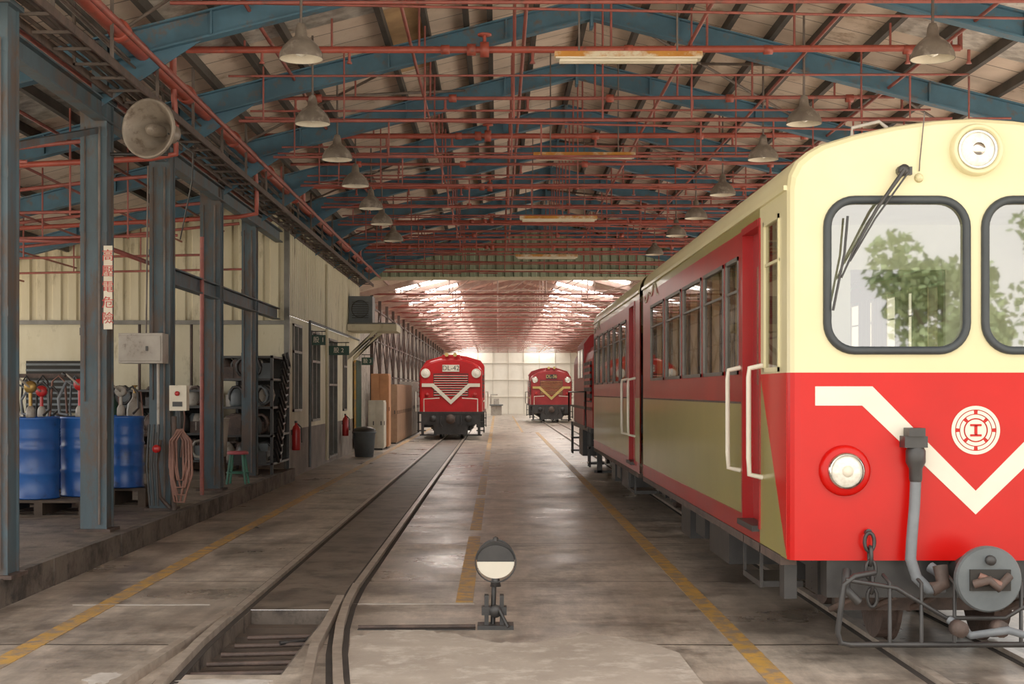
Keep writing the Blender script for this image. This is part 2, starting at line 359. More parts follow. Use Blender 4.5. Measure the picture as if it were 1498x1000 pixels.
for y,x,w in zip(colY,(-3.99,-4.28,-4.22,-4.32,-4.32),(.22,.28,.26,.3,.24)):
    m=MB(); m.box(x-w/2,x+w/2,y-.14,y-.12,.22,4.8,BLUED); m.box(x-w/2,x+w/2,y+.12,y+.14,.22,4.8,BLUED); m.box(x-w/2+.02,x-w/2+.045,y-.12,y+.12,.22,4.8,BLUED); m.box(x+w/2-.045,x+w/2-.02,y-.12,y+.12,.22,4.8,BLUED)
    m.box(x-w/2-.05,x+w/2+.05,y-.2,y+.2,.22,.25,RUST); m.box(x-w/2-.03,x+w/2+.03,y-.17,y+.17,4.78,4.82,BLUED)
    for z in (1.2,2.3,3.4,4.4): m.box(x-w/2-.006,x+w/2+.006,y-.146,y-.138,z,z+.08,BLUED)
    m.tube([(x+w*.25,y-.17,.3),(x+w*.25,y-.17,4.5)],.015,CAB,6)
    m.tube([(x-w*.3,y-.165,1.6),(x-w*.3,y-.165,4.5)],.01,RUST,6)
    m.obj('steel_column')
m=MB(); m.ibeam((-4.2,6,4.68),(-4.2,27.35,4.68),.14,.2,BLUED); m.ibeam((-4.25,17.9,3.2),(-4.25,27.35,3.2),.14,.2,BLUED)
m.ibeam((7.6,6,4.72),(7.6,42,4.72),.14,.2,BLUED); m.obox((-4.25,11.4,3.6),(-4.25,15.2,4.5),.06,.06,BLUED)
m.obj('eave_beam')
# ---------------------------------------------------------------- pipes
m=MB()
def joint(p,ax=(1,0,0),r=.05): m.lathe([(0,-.05),(r,-.05),(r,.05),(0,.05)],p,ax,PIPE2,10)
m.tube([(-3.72,6,5.25),(-3.72,41.8,5.25)],.085,PIPE2,12)
for y in range(8,42,3): m.lathe([(.085,-.07),(.11,-.07),(.11,.07),(.085,.07)],(-3.72,y,5.25),(0,1,0),PIPE2,12)
m.tube([(-4.35,6,5.0),(-4.35,27.3,5.0)],.04,PIPE); m.tube([(-3.45,6,5.05),(-3.45,41.8,5.05)],.03,PIPE)
for y in [9.5,12.6,16.3,19,21.8,24.5,27.2,30,32.8,35.6,38.4]:
    z=5.62
    big=(y in (12.6,16.3,21.8,27.2,32.8,38.4))
    m.tube([(-3.72,y,5.25),(-3.72,y,z-.06),(-3.66,y,z),(1.0,y,z),(5.3,y,z+.02)],.042 if big else .026,PIPE2 if big else PIPE)
    for x in (-2.4,-.6,1.5,3.1,4.7): m.lathe([(.02,-.05),(.055,-.05),(.055,.05),(.02,.05)],(x,y,z),(1,0,0),PIPE2,10)
    if big:
        m.tube([(5.3,y,z),(5.3,y,5.82)],.03,PIPE); joint((-.15,y,z),r=.09); joint((-.3,y,z),r=.07); m.tube([(-.15,y,z),(-.15,y,z+.16)],.02,PIPE2); m.lathe([(0,0),(.08,0),(.08,.02),(0,.02)],(-.15,y,z+.16),(0,0,1),PIPE2)
        if 15<y<27: m.tube([(-3.72,y,5.25),(-3.72,y+.15,4.75),(-3.72,y+.15,4.45),(-4.0,y+.15,4.4),(-9.8,y+.15,4.1)],.035,PIPE2)
    if y<27: m.tube([(-10,y,4.0),(-5,y,4.55),(-4.45,y,4.6)],.026,PIPE)
    if y<26:
        m.tube([(-10,y+1,3.8),(-4.5,y+1,3.9)],.02,PIPE)
        for x in (-8.8,-7.6,-6.4,-5.2): m.tube([(x,y+1,3.85),(x,y+1,roofz(x)-.15)],.014,PIPE,6)
    z2=5.05 if y>14 else 5.5
    for q,(dy,dz) in enumerate(((1.3,0),(2.1,.28),(.6,.4),(1.7,.12))):
        if y+dy<41.7: m.tube([(-3.2,y+dy,z2+dz),(7,y+dy,z2+dz-.2)] if q==3 else [(-3.2,y+dy,z2+dz),(5.6,y+dy,z2+dz+.02)],.02 if q==0 else .014,PIPE,6)
    for x in (-2.9,-1.9,-.9,.2,1.3,2.4,3.4,4.5,5.2):
        m.tube([(x,y,z),(x,y,roofz(x)-.15)],.014,PIPE,6)
        if R()<.6: m.tube([(x+.2,y,z),(x+.2,y,z-.14)],.018,PIPE,6); m.lathe([(0,0),(.035,0),(.02,.03)],(x+.2,y,z-.16),(0,0,1),PIPE,8)
        if R()<.6 and y<40: m.tube([(x,y+1.3,z2),(x,y+1.3,roofz(x)-.15)],.012,PIPE,6)
        if R()<.4 and y<39: m.tube([(x+.4,y+.6,z2+.4),(x+.4,y+.6,z2-.1),(x+.9,y+.6,z2-.1)],.014,PIPE,6)
for x in (-2.6,-1.0,.3,2.2,3.6,5.0):
    zz=5.62+U(-.05,.25); m.tube([(x,9,zz),(x,41,zz)],.022,PIPE,6)
for x in (-9,-8,-7,-6,-5.2): m.tube([(x,8,roofz(x)-.55),(x,27,roofz(x)-.55)],.02,PIPE,6)
m.tube([(-5.4,16,4.2),(-5.4,16,3.4),(-4.6,16,3.4),(-4.6,21,3.4)],.03,PIPE)
m.tube([(-4.2,20.2,.24),(-4.2,20.2,3.9)],.03,PIPE)
m.obj('sprinkler_piping')
m=MB()
for dx,dz,r in ((-.1,0,.02),(-.05,.05,.015),(0,0,.025),(.06,.03,.015),(.1,-.03,.02),(.14,.02,.015),(-.1,.25,.02),(-.07,.2,.015),(.02,.3,.018),(.08,.22,.014)):
    m.tube([(-3.88+dx,6+i*2,4.88+dz+.02*math.sin(i*2.3+dx*20)) for i in range(18)],r,CAB,6)
for i in range(59):
    y=6.3+i*.6; m.box(-4.04,-3.66,y,y+.03,4.8,4.825,CAB); 
    if i%3==0: m.box(-3.68,-3.65,y,y+.03,4.8,5.6,CAB); m.box(-4.04,-4.01,y,y+.03,4.8,5.5,CAB)
m.box(-4.05,-4.03,6,41.8,4.78,4.86,RUST); m.box(-3.66,-3.64,6,41.8,4.78,4.86,RUST)
m.obj('cable_tray')
# ---------------------------------------------------------------- pendant lamps and fluorescent fixtures
for x,y,z in [(-1.88,13.6,5.0),(4.16,13.6,5.0)]+[(-2.2,y,5.0) for y in (16.9,19.5,22,24.7,27,30)]+[(3.64,y,5.0) for y in (16.9,19.5,23.0,26.1,29,33)]:
    m=MB()
    m.lathe([(.21,0),(.205,.05),(.17,.12),(.11,.18),(.06,.22),(.05,.3),(.035,.34),(0,.35)],(x,y,z-.12),(0,0,1),LAMPM,24)
    m.lathe([(.205,.002),(.2,.05),(.165,.115),(.1,.17),(0,.19)],(x,y,z-.12),(0,0,1),LAMPI,24)
    m.lathe([(0,0.02),(.05,.04),(.065,.09),(.04,.15),(.03,.18)],(x,y,z-.12),(0,0,1),LENS,14)
    m.tube([(x,y,z+.2),(x,y,roofz(x)-.12)],.014,CAB,6)
    m.obj('pendant_lamp')
for x,y,z in ((1.33,14.5,5.13),(1.28,21,5.2),(1.18,27.6,5.08),(1.18,34.3,4.98)):
    m=MB(); m.prism([(x-.75,y-.06,z+.03),(x-.75,y+.06,z+.03),(x-.75,y+.09,z-.03),(x-.75,y-.09,z-.03)],TUBEF,(1.5,0,0))
    m.box(x-.74,x+.74,y-.08,y+.08,z-.045,z-.03,TUBEW); m.tube([(x-.7,y-.04,z-.06),(x+.7,y-.04,z-.06)],.018,TUBEW); m.tube([(x-.7,y+.04,z-.06),(x+.7,y+.04,z-.06)],.018,TUBEW)
    for d in (-.5,.5): m.tube([(x+d,y,z+.03),(x+d,y,roofz(x+d)-.1)],.01,CAB,6)
    m.obj('fluorescent_light_fixture')
# ---------------------------------------------------------------- corrugated walls
def corr(m,P,u0,u1,bot,top,mat,pitch=.22,dep=.04):
    u=u0; pr=[]
    while u<u1:
        for a,d in ((0,0),(.3,0),(.4,1),(.9,1)): 
            if u+a*pitch<u1: pr.append((u+a*pitch,d*dep))
        u+=pitch
    pr.append((u1,0))
    vs=[];fs=[]
    for uu,d in pr: vs+= [P(uu,bot(uu),d),P(uu,top(uu),d)]
    for i in range(len(pr)-1): fs.append((2*i,2*i+2,2*i+3,2*i+1))
    m.add(vs,fs,mat)
m=MB(); corr(m,lambda u,v,d:(u,42-d,v),-4.3,9,lambda u:5.09,lambda u:roofz(u),GREENC,.26,.05)
m.box(-4.3,9,41.98,42.1,5.0,5.1,CREAMW); m.box(-4.3,-4.1,41.85,42.1,0,5.1,GREENC); m.box(7.5,9,41.95,42.1,0,5.1,CREAMW)
m.add([(-4.3,42.05,5.0),(9,42.05,5.0),(9,42.05,7),(-4.3,42.05,7)],[(0,1,2,3)],GREENC)
m.box(-4.3,8,41.86,41.94,5.25,5.3,CREAMW)
m.obj('wall_gable')
m=MB()
corr(m,lambda u,v,d:(u,27.48-d,v),-10.5,-4.1,lambda u:3.06,lambda u:roofz(u)-.02,CREAMC,.3,.05)
m.box(-10.5,-4.1,27.5,27.6,.2,5.4,CREAMW); m.box(-10.5,-4.1,27.4,27.5,3.0,3.08,TRIM)
m.box(-9.1,-8.0,27.44,27.5,1.3,2.3,DARK)
for i in range(9): m.box(-9.1,-8.0,27.42,27.44,1.33+i*.11,1.37+i*.11,BIN)
m.box(-10.5,-4.1,27.46,27.5,.22,.9,DADO)
for x in (-9.6,-6.9,-5.9): m.tube([(x,27.4,.25),(x,27.4,3.0)],.03,RUST,8)
m.obj('wall_annex_front')
wins=[(28.4,29.6,1.3,3.07),(31.2,32.6,1.05,3.05),(34.3,36.1,.1,3.0),(37.6,38.4,1.2,2.9)]
m=MB()
m.panel(lambda u,v:(-4.1,u,v),[27.5,42],[0,.95,3.2],wins,lambda u,v:(DADO if v<.95 else CREAMW))
corr(m,lambda u,v,d:(-4.1+d,u,v),27.5,42,lambda u:3.2,lambda u:5.5,CREAMC,.3,.04)
for a,b,c,d in wins:
    m.box(-4.3,-4.25,a-.1,b+.1,c-.1,d+.1,DARK)
    m.box(-4.2,-4.18,a,b,c,d,WINB)
    for e in (a,b-.05,(a+b)/2-.025): m.box(-4.17,-4.06,e,e+.05,c,d,TRIM)
    for e in (c,d-.05,(c+d)/2+.3): m.box(-4.17,-4.06,a,b,e,e+.05,TRIM)
m.box(-4.12,-4.02,27.42,27.52,0,5.4,TRIM); m.tube([(-4.02,33.5,0.1),(-4.02,33.5,4.7)],.04,CREAMW)
m.tube([(-4.0,30.3,.1),(-4.0,30.3,3.2),(-4.0,41,3.2)],.03,BIN)
m.obj('wall_annex_side')
m=MB(); m.box(-10.65,-10.5,6,27.6,0,1.4,CREAMC); m.obj('unseen_light_block_left')  # unseen low wall, added to hold back daylight from the lean-to
# ---------------------------------------------------------------- far hall
def rz2(x): return 6.2-.25*abs(x-1.0)
m=MB(); ys=[42+1.7*i for i in range(41)]; xs=[-4.5,-3.4,-2.6,-1.4,-.2,1.0,2.2,3.4,4.4,5.6,8]
m.panel(lambda u,v:(v,u,rz2(v)),ys,xs,[],lambda u,v:(SKY_L if ((-2.6<v<-1.4 or 2.2<v<3.4) and int(u/1.7)%2==0) or ((-3.4<v<-2.6 or 3.4<v<4.4) and int(u/1.7)%4==0) else BOARD))
m.add([(-4.6,42,6.4-.25*5.6),(1,42,6.4),(1,112,6.4),(-4.6,112,6.4-.25*5.6)],[(0,1,2,3)],GRYM); m.add([(1,42,6.4),(8.1,42,4.62),(8.1,112,4.62),(1,112,6.4)],[(0,1,2,3)],GRYM)
m.obj('ceiling_far_hall')
m=MB()
for y in [44+3.4*i for i in range(20)]:
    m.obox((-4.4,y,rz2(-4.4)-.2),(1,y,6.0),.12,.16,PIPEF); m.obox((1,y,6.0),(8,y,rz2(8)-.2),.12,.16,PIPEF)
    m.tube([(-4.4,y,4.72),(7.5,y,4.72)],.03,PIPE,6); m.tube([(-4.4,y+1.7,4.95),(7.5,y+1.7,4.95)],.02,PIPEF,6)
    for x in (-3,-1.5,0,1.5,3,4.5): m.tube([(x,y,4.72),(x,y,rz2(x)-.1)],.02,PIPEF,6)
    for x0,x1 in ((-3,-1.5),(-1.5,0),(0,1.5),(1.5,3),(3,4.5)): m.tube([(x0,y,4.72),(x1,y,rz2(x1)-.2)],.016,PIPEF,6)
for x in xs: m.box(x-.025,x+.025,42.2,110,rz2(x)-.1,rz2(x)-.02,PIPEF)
m.obj('roof_truss_far_hall')
m=MB(); corr(m,lambda u,v,d:(-4.4+d,u,v),42,110,lambda u:0,lambda u:4.9,GRYM,.4,.05); m.obj('wall_left_far_hall')
m=MB(); corr(m,lambda u,v,d:(7.2-d,u,v),42,110,lambda u:0,lambda u:4.7,FARW,.4,.05); m.obj('wall_right_far_hall')
m=MB(); m.box(-4.5,8,110,110.2,0,6.2,FARW)
for x in [-4+1.2*i for i in range(10)]: m.box(x,x+.05,109.93,110,0,5.8,FARG)
for z in (1.3,2.6,3.9): m.box(-4.4,7.5,109.92,109.99,z,z+.04,FARG)
m.obj('wall_end')
m=MB()
for y in [44+3*i for i in range(20)]:
    m.box(-3.95,-3.85,y,y+.1,0,4.7,RUST); m.tube([(-3.9,y,.3),(-3.9,y+3,2.2)],.03,RUST,6); m.tube([(-3.9,y,2.2),(-3.9,y+3,4.2)],.03,RUST,6); m.tube([(-3.9,y+3,2.2),(-3.9,y,4.2)],.025,RUST,6)
for z in (1.1,2.2,3.3,4.3): m.box(-3.92,-3.88,44,104,z,z+.05,RUST)
m.obj('wall_bracing_frame')
# ---------------------------------------------------------------- trains
PR=[(-1.15,2.97),(-1.14,3.05),(-1.10,3.13),(-1.03,3.19),(-.95,3.235),(-.75,3.295),(-.5,3.35),(-.25,3.385),(0,3.4)]
PR=PR+[(-x,z) for x,z in PR[-2::-1]]
def coach(name,y0,y1,wins,doors,front,cabwin=[]):
    m=MB(); W=1.15; zb=.66
    ys=y0+(.07 if front else .03)
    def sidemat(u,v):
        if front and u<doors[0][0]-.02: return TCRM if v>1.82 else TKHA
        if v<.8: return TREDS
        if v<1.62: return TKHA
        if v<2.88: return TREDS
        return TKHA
    for sx in (-1,1):
        x=CX+sx*W
        holes=wins+cabwin+doors
        m.panel(lambda u,v:(x,u,v),[ys,doors[0][0]-.02,y1],[zb,.8,1.62,1.82,2.88,2.97],holes,sidemat)
        for a,b,c,d in wins+cabwin:
            mt=TRIM if (a,b,c,d) in wins else TCRM
            t=.03
            for q in ((a,a+t,c,d),(b-t,b,c,d),(a,b,c,c+t),(a,b,d-t,d)): m.box(x-.03,x+.01,q[0],q[1],q[2],q[3],mt) if sx>0 else m.box(x-.01,x+.03,q[0],q[1],q[2],q[3],mt)
            m.box(x-.005,x+.005,a,b,c+(d-c)*.7,c+(d-c)*.7+.018,mt)
            m.add([(x-sx*.006,a,c),(x-sx*.006,b,c),(x-sx*.006,b,d),(x-sx*.006,a,d)],[(0,1,2,3)],GLS)
            if (a,b,c,d) in wins:
                cw=(b-a)*.38; xi=x-sx*.07
                for (e,f) in ((a,a+cw),(b-cw,b)):
                    k=10; vs=[];
                    for i in range(k+1):
                        yy=e+(f-e)*i/k; dd=.02*(i%2); vs+= [(xi+dd,yy,c+.02),(xi+dd,yy,d)]
                    m.add(vs,[(2*i,2*i+2,2*i+3,2*i+1) for i in range(k)],CURT)
        for a,b,c,d in doors:
            xi=x-sx*.07
            m.panel(lambda u,v:(xi,u,v),[a,b],[c,d],[(a+.14,b-.14,1.75,2.6)],lambda u,v:TREDS)
            m.add([(xi,a+.14,1.75),(xi,b-.14,1.75),(xi,b-.14,2.6),(xi,a+.14,2.6)],[(0,1,2,3)],GLS)
            for q in ((a-.05,a),(b,b+.05)): m.box(min(x,x-sx*.07)-.01,max(x,x-sx*.07)+.01,q[0],q[1],c-.02,d+.05,TREDS)
            m.box(min(x+sx*.012,xi),max(x+sx*.012,xi),a,b,d,d+.05,TREDS); m.box(min(x+sx*.05,xi),max(x+sx*.05,xi),a,b,c-.04,c,BLACK)
            for yy in (a-.12,b+.14):
                xo=x+sx*.09
                m.tube([(x,yy,1.12),(xo,yy,1.14),(xo+sx*.005,yy,1.25),(xo+sx*.005,yy,1.8),(xo,yy,1.86),(x,yy,1.88)],.018,TWHT,8)
            m.box(min(x-sx*.3,x),max(x-sx*.3,x),a,b,.36,.4,BLACK); m.box(min(x-sx*.02,x),max(x-sx*.02,x),a-.03,a,.36,.66,BLACK); m.box(min(x-sx*.02,x),max(x-sx*.02,x),b,b+.03,.36,.66,BLACK)
        m.box(min(x,x+sx*.02),max(x,x+sx*.02),ys,y1,2.955,2.985,TCRM); m.box(min(x,x+sx*.008),max(x,x+sx*.008),doors[0][1]+.06,y1,.79,.81,TREDS)
        m.box(min(x,x+sx*.004),max(x,x+sx*.004),doors[0][1]+.06,y1,1.612,1.628,RUST)
        m.box(min(x-sx*.1,x),max(x-sx*.1,x),ys+.2,y1,.6,.665,RUST)
        q=[(x+sx*.006,y1-.2-i*.05,2.86-.05*math.sin(i*.5)-.04*math.sin(i*.23)) for i in range(30)]
        m.tube(q,.011,TWHT,6)
        for a,b,c,d in ((y0+3.2,y0+4.3,.25,.62),(y0+4.6,y0+5.2,.32,.62),(y0+5.6,y0+6.3,.22,.62)): m.box(min(CX+sx*.55,CX+sx*1.0),max(CX+sx*.55,CX+sx*1.0),a,b,c,d,BLACK)
    vs=[];fs=[]; n=len(PR)
    for yy in (ys,y1-.03):
        for px,pz in PR: vs.append((CX+px,yy,pz))
    for i in range(n-1): fs.append((i,i+1,n+i+1,n+i))
    m.add(vs,fs,TCRM,True)
    for k in range(3):
        yy=y0+2.2+k*2.4; m.box(CX-.25,CX+.25,yy,yy+.5,3.36,3.47,TCRM)
    m.tube([(CX-.72,ys+.1,3.31),(CX-.72,ys+.1,3.36),(CX-.55,ys+.1,3.4),(CX-.5,ys+.1,3.36)],.012,GRYM,6)
    m.box(CX-1.1,CX+1.1,ys,y1,.66,.74,INT)
    m.poly([(CX-1.15,y1,zb)]+[(CX+px,y1-.0,pz) for px,pz in PR]+[(CX+1.15,y1,zb)],TKHA)
    m.box(CX-.4,CX+.4,y1,y1+.22,.8,2.8,RUB)
    m.box(CX-1.05,CX+1.05,y0+.3,y1-.2,2.93,2.96,INT)
    yy=y0+2.6
    while yy<y1-1.2:
        for sx in (-1,1):
            xa=CX+sx*.35; xb=CX+sx*1.02; a,b=min(xa,xb),max(xa,xb)
            m.box(a,b,yy,yy+.45,1.1,1.22,SEAT); m.box(a,b,yy+.42,yy+.55,1.2,1.95,SEAT)
        yy+=1.0
    for yc in (y0+1.6,y1-1.7):
        for dy in (-.75,.75):
            for xr in TR:
                m.lathe([(0,-.05),(.33,-.05),(.33,.04),(.35,.045),(.35,.07),(0,.07)] if xr<CX else [(0,-.07),(.35,-.07),(.35,-.045),(.33,-.04),(.33,.05),(0,.05)],(xr,yc+dy,.375),(1,0,0),RUST,28,False)
            m.cyl((TR[0]-.15,yc+dy,.37),(TR[1]+.15,yc+dy,.37),.05,BLACK)
        for sx in (-1,1):
            x=CX+sx*.58; m.box(x-.05,x+.05,yc-1.05,yc+1.05,.4,.52,BLACK); m.box(x-.08,x+.08,yc-.2,yc+.2,.25,.6,BLACK)
            for dy in (-.75,.75): m.box(x-.08,x+.08,yc+dy-.12,yc+dy+.12,.25,.46,BLACK)
            for k in range(5): m.lathe([(.07,0),(.09,.02),(.07,.04)],(x,yc,.25+k*.05),(0,0,1),BLACK,10)
    m.box(CX-.5,CX+.5,y0+.1,y1-.1,.5,.66,BLACK)
    if front:
        def loop(e,yy):
            o=[(CX-(W-e),yy,zb+0),(CX-(W-e),yy,1.82)]
            for px,pz in PR: o.append((CX+px*(W-e)/W,yy,pz-e*(1 if pz>3 else .6)))
            o+= [(CX+(W-e),yy,1.82),(CX+(W-e),yy,zb)]; return o
        Ls=[loop(.07,y0),loop(.035,y0+.008),loop(.012,y0+.03),loop(0,y0+.07)]
        for A,B in zip(Ls,Ls[1:]):
            for i in range(len(A)-1):
                mt=TRED if max(A[i][2],A[i+1][2])<=1.83 else TCRM
                m.add([A[i],A[i+1],B[i+1],B[i]],[(0,1,2,3)],mt,True)
        L0=Ls[0]; up=[p for p in L0 if p[2]>=1.82-1e-6]
        def rr(cx,cz,w,h,r,k=8):
            o=[]
            for qx,qz,a0 in ((1,1,0),(-1,1,90),(-1,-1,180),(1,-1,270)):
                for i in range(k+1):
                    t=math.radians(a0+90*i/k); o.append((cx+qx*(w/2-r)+r*math.cos(t),y0,cz+qz*(h/2-r)+r*math.sin(t)))
            return o
        wn=[rr(CX+s*.487,2.42,.86,.93,.17) for s in (-1,1)]
        m.tess([up]+[list(reversed(w)) for w in wn],TCRM)
        m.poly([L0[0],L0[1],L0[-2],L0[-1]],TRED)
        for w in wn:
            m.tube([(p[0],p[1]-.01,p[2]) for p in w],.026,RUB,8,closed=True)
            m.poly([(p[0],y0+.012,p[2]) for p in w],GLF)
            w2=[(p[0],y0+.05,p[2]) for p in w]; k=len(w)
            m.add(w+w2,[(i,(i+1)%k,(i+1)%k+k,i+k) for i in range(k)],RUB)
        yf=y0-.004
        for s in (-1,1):
            q=[(-.99,1.734),(-.637,1.734),(0,1.09),(0,.945),(-.70,1.616),(-.99,1.616)]
            m.prism([(CX+s*a,yf,b) for a,b in q],TWHT,(0,.003,0))
            c=(CX+s*.81,y0,1.215)
            m.lathe([(.158,0),(.155,.03),(.14,.045),(.115,.05)],c,(0,-1,0),TRED,32); m.lathe([(.115,.05),(.11,.075),(.1,.08)],c,(0,-1,0),CHR,32)
            m.lathe([(.1,.06),(.06,.085),(0,.095)],c,(0,-1,0),LENS,28); m.lathe([(0,.0955),(.035,.094),(.035,.09)],c,(0,-1,0),TUBEW,16)
            wx=CX+s*.46
            m.lathe([(0,0),(.035,0),(.035,.07),(0,.07)],(wx,y0-.005,3.06),(0,-1,0),BLACK,12)
            m.box(wx-.03,wx+.05,y0-.07,y0-.03,3.03,3.08,BLACK)
            m.tube([(wx,y0-.07,3.06),(wx+s*.17,y0-.08,2.82),(wx+s*.31,y0-.06,2.56),(wx+s*.38,y0-.05,2.4)],[.014,.011,.008,.006],BLACK,6)
            m.tube([(wx+.03,y0-.07,3.05),(wx+s*.2+.02,y0-.08,2.76),(wx+s*.33,y0-.06,2.5)],.006,BLACK,6)
            m.tube([(wx+s*.34,y0-.045,2.78),(wx+s*.36,y0-.045,2.55),(wx+s*.43,y0-.045,2.2)],.008,BLACK,6)
        cz=1.464
        def arc(r0,r1,a0,a1,mt=TWHT):
            k=max(3,int(abs(a1-a0)/6)); o=[];
            for i in range(k+1):
                t=math.radians(a0+(a1-a0)*i/k); o.append((CX+r0*math.cos(t),yf-.001,cz+r0*math.sin(t)))
            for i in range(k,-1,-1):
                t=math.radians(a0+(a1-a0)*i/k); o.append((CX+r1*math.cos(t),yf-.001,cz+r1*math.sin(t)))
            for i in range(k): m.add([o[i],o[i+1],o[2*k+1-i-1],o[2*k+1-i]],[(0,1,2,3)],mt)
        arc(.128,.15,0,360)
        for q in range(4): arc(.102,.122,q*90+6,q*90+84); arc(.075,.096,q*90-38,q*90+38)
        arc(.001,.066,0,360)
        for a,b,c,d in ((-.035,.035,.025,.038),(-.035,.035,-.038,-.025),(-.009,.009,-.03,.03)): m.box(CX+a,CX+b,yf-.006,yf-.002,cz+c,cz+d,TRED)
        c=(CX,y0+.02,3.19)
        m.lathe([(.16,-.02),(.16,.05),(.152,.08),(.14,.085),(.13,.08),(.12,.05)],c,(0,-1,0),TCRM,36)
        m.lathe([(.125,.06),(.118,.075),(.105,.07)],c,(0,-1,0),CHR,32); m.lathe([(.108,.06),(.06,.085),(0,.09)],c,(0,-1,0),LENS,28); m.lathe([(.04,.088),(.025,.1),(0,.103)],c,(0,-1,0),CHR,14)
        m.tube([(CX-.35,y0-.01,3.06),(CX-.35,y0-.02,3.12),(CX-.32,y0-.02,3.42)],.004,CAB,5); m.lathe([(0,0),(.03,0),(.02,.03),(0,.04)],(CX-.35,y0,3.02),(0,-1,0),TCRM,12)
        for sx in (-1,1):
            x=CX+sx*1.154; m.prism([(x,y0+.07,1.82),(x,y0+.95,1.82),(x,y0+.07,.68)],TRED,(-sx*.003,0,0))
        m.box(CX-1.08,CX+1.08,y0+.08,y0+.5,.74,1.88,INT); m.box(CX-1.08,CX-.35,y0+1.7,y0+1.75,.74,2.95,INT); m.box(CX+.35,CX+1.08,y0+1.7,y0+1.75,.74,2.95,INT)
        m.box(CX-.35,CX+.35,y0+1.7,y0+1.75,2.6,2.95,INT)
        m.box(CX-.8,CX-.3,y0+1.0,y0+1.4,1.1,1.25,SEAT); m.box(CX-.8,CX-.3,y0+1.38,y0+1.5,1.2,2.0,SEAT)
        m.box(CX-.9,CX+.9,y0+.08,y0+.25,.42,.66,BLACK)
        c=(CX-.05,y0-.05,.594)
        m.cyl((CX-.05,y0+.2,.594),(CX-.05,y0-.3,.594),.1,BLACK); 
        m.lathe([(0,.27),(.185,.27),(.195,.29),(.195,.33),(.185,.345),(.11,.35),(.0,.35)],c,(0,-1,0),BIN,40,False)
        m.box(CX-.17,CX+.07,y0-.415,y0-.4,.53,.655,DARK); m.tube([(CX-.15,y0-.42,.57),(CX-.07,y0-.46,.6),(CX-.02,y0-.45,.55),(CX+.06,y0-.42,.62)],.026,RUST,8); m.tube([(CX-.12,y0-.42,.62),(CX+.0,y0-.45,.57)],.02,HOSE,8)
        m.lathe([(0,0),(.03,0),(.03,.03),(0,.03)],(CX-.05,y0-.4,.71),(0,-1,0),BLACK,10)
        hx=CX-.40
        m.box(hx-.07,hx+.07,y0-.12,y0,1.36,1.43,BLACK); m.box(hx-.05,hx+.05,y0-.14,y0-.02,1.43,1.48,BLACK); m.lathe([(.045,0),(.06,.03),(.06,.1),(.04,.14),(.04,.2),(.035,.22)],(hx+.01,y0-.07,1.37),(0,0,-1),BLACK,16)
        m.tube([(hx+.01,y0-.07,1.16),(hx+.0,y0-.08,1.0),(hx-.02,y0-.09,.8),(hx-.03,y0-.1,.68),(hx+.0,y0-.12,.57),(hx+.07,y0-.13,.5),(hx+.15,y0-.12,.5),(hx+.17,y0-.06,.58),(hx+.12,y0,.62)],.034,HOSEG,10)
        m.tube([(hx+.09,y0-.13,.5),(hx+.16,y0-.13,.53),(hx+.15,y0-.1,.64)],.045,RUST,10)
        for k in range(5):
            z=.78-k*.085; xx=2.28+.004*k
            q=[]
            for i in range(14):
                t=2*math.pi*i/14; a=.03*math.cos(t); b=.058*math.sin(t); q.append((xx+a,y0-.06,z+b) if k%2==0 else (xx,y0-.06+a,z+b))
            m.tube(q,.012,BLACK,6,closed=True)
        m.tube([(2.28,y0+.1,.82),(2.28,y0-.05,.84)],.02,BLACK)
        yc=y0-.22
        xl=2.045; xr=2*CX-xl
        m.tube([(xl+.25,yc+.1,.6),(xl+.1,yc,.59),(xl+.04,yc,.54),(xl,yc,.25),(xl+.02,yc,.19),(xl+.08,yc,.18),(xr-.08,yc,.18),(xr-.02,yc,.19),(xr,yc,.25),(xr-.04,yc,.54),(xr-.1,yc,.59),(xr-.25,yc+.1,.6)],.018,BLACK,8)
        for xx in (2.36,2.55,2.75): 
            for s in (0,1):
                X=xx if not s else 2*CX-xx
                m.tube([(X,yc+.15,.58),(X,yc,.55),(X,yc,.18)],.012,BLACK,8)
        m.tube([(xl+.05,yc,.57),(2.4,yc,.52),(2.7,yc,.34),(xr-.8,yc,.34),(xr-.5,yc,.52),(xr-.05,yc,.57)],.014,BLACK,8)
        m.tube([(2.7,yc-.05,.34),(2.8,yc-.15,.26),(3.0,yc-.2,.3),(3.2,yc-.15,.24),(3.5,yc-.1,.36)],.025,HOSEG,8)
        for s in (-1,1): m.lathe([(0,0),(.05,0),(.05,.08),(0,.08)],(CX+s*.12-.1,yc-.1,.3),(0,-1,0),RUST,12)
        m.tube([(2.15,y0-.02,.6),(2.12,y0-.12,.5),(2.2,y0-.12,.42)],.028,BLACK); 
        for xx in (2.2,2.45,2.7,3.3,3.6): m.tube([(xx,y0+.15,.6),(xx+.03,y0+.1,.42),(xx-.05,y0+.4,.3)],.02,RUST,8)
        m.box(CX-.75,CX+.75,y0+.35,y0+.5,.3,.45,RUST)
        m.box(CX-1.12,CX-1.04,y0+.3,y0+.45,.38,.66,BLACK); m.box(CX+1.04,CX+1.12,y0+.3,y0+.45,.38,.66,BLACK)
    return m.obj(name)
coach('passenger_railcar',8.78,17.6,[(10.62,11.2,1.83,2.71),(11.32,12.42,1.83,2.71),(12.56,13.8,1.83,2.71),(13.96,15.2,1.83,2.71),(15.4,16.7,1.83,2.71)],[(9.78,10.4,.78,2.84)],True,[(9.08,9.6,1.83,2.84)])
coach('passenger_railcar',18.0,26.6,[(19.9+1.12*i,19.9+1.12*i+.95,1.83,2.71) for i in range(6)],[(18.7,19.4,.78,2.84)],False)
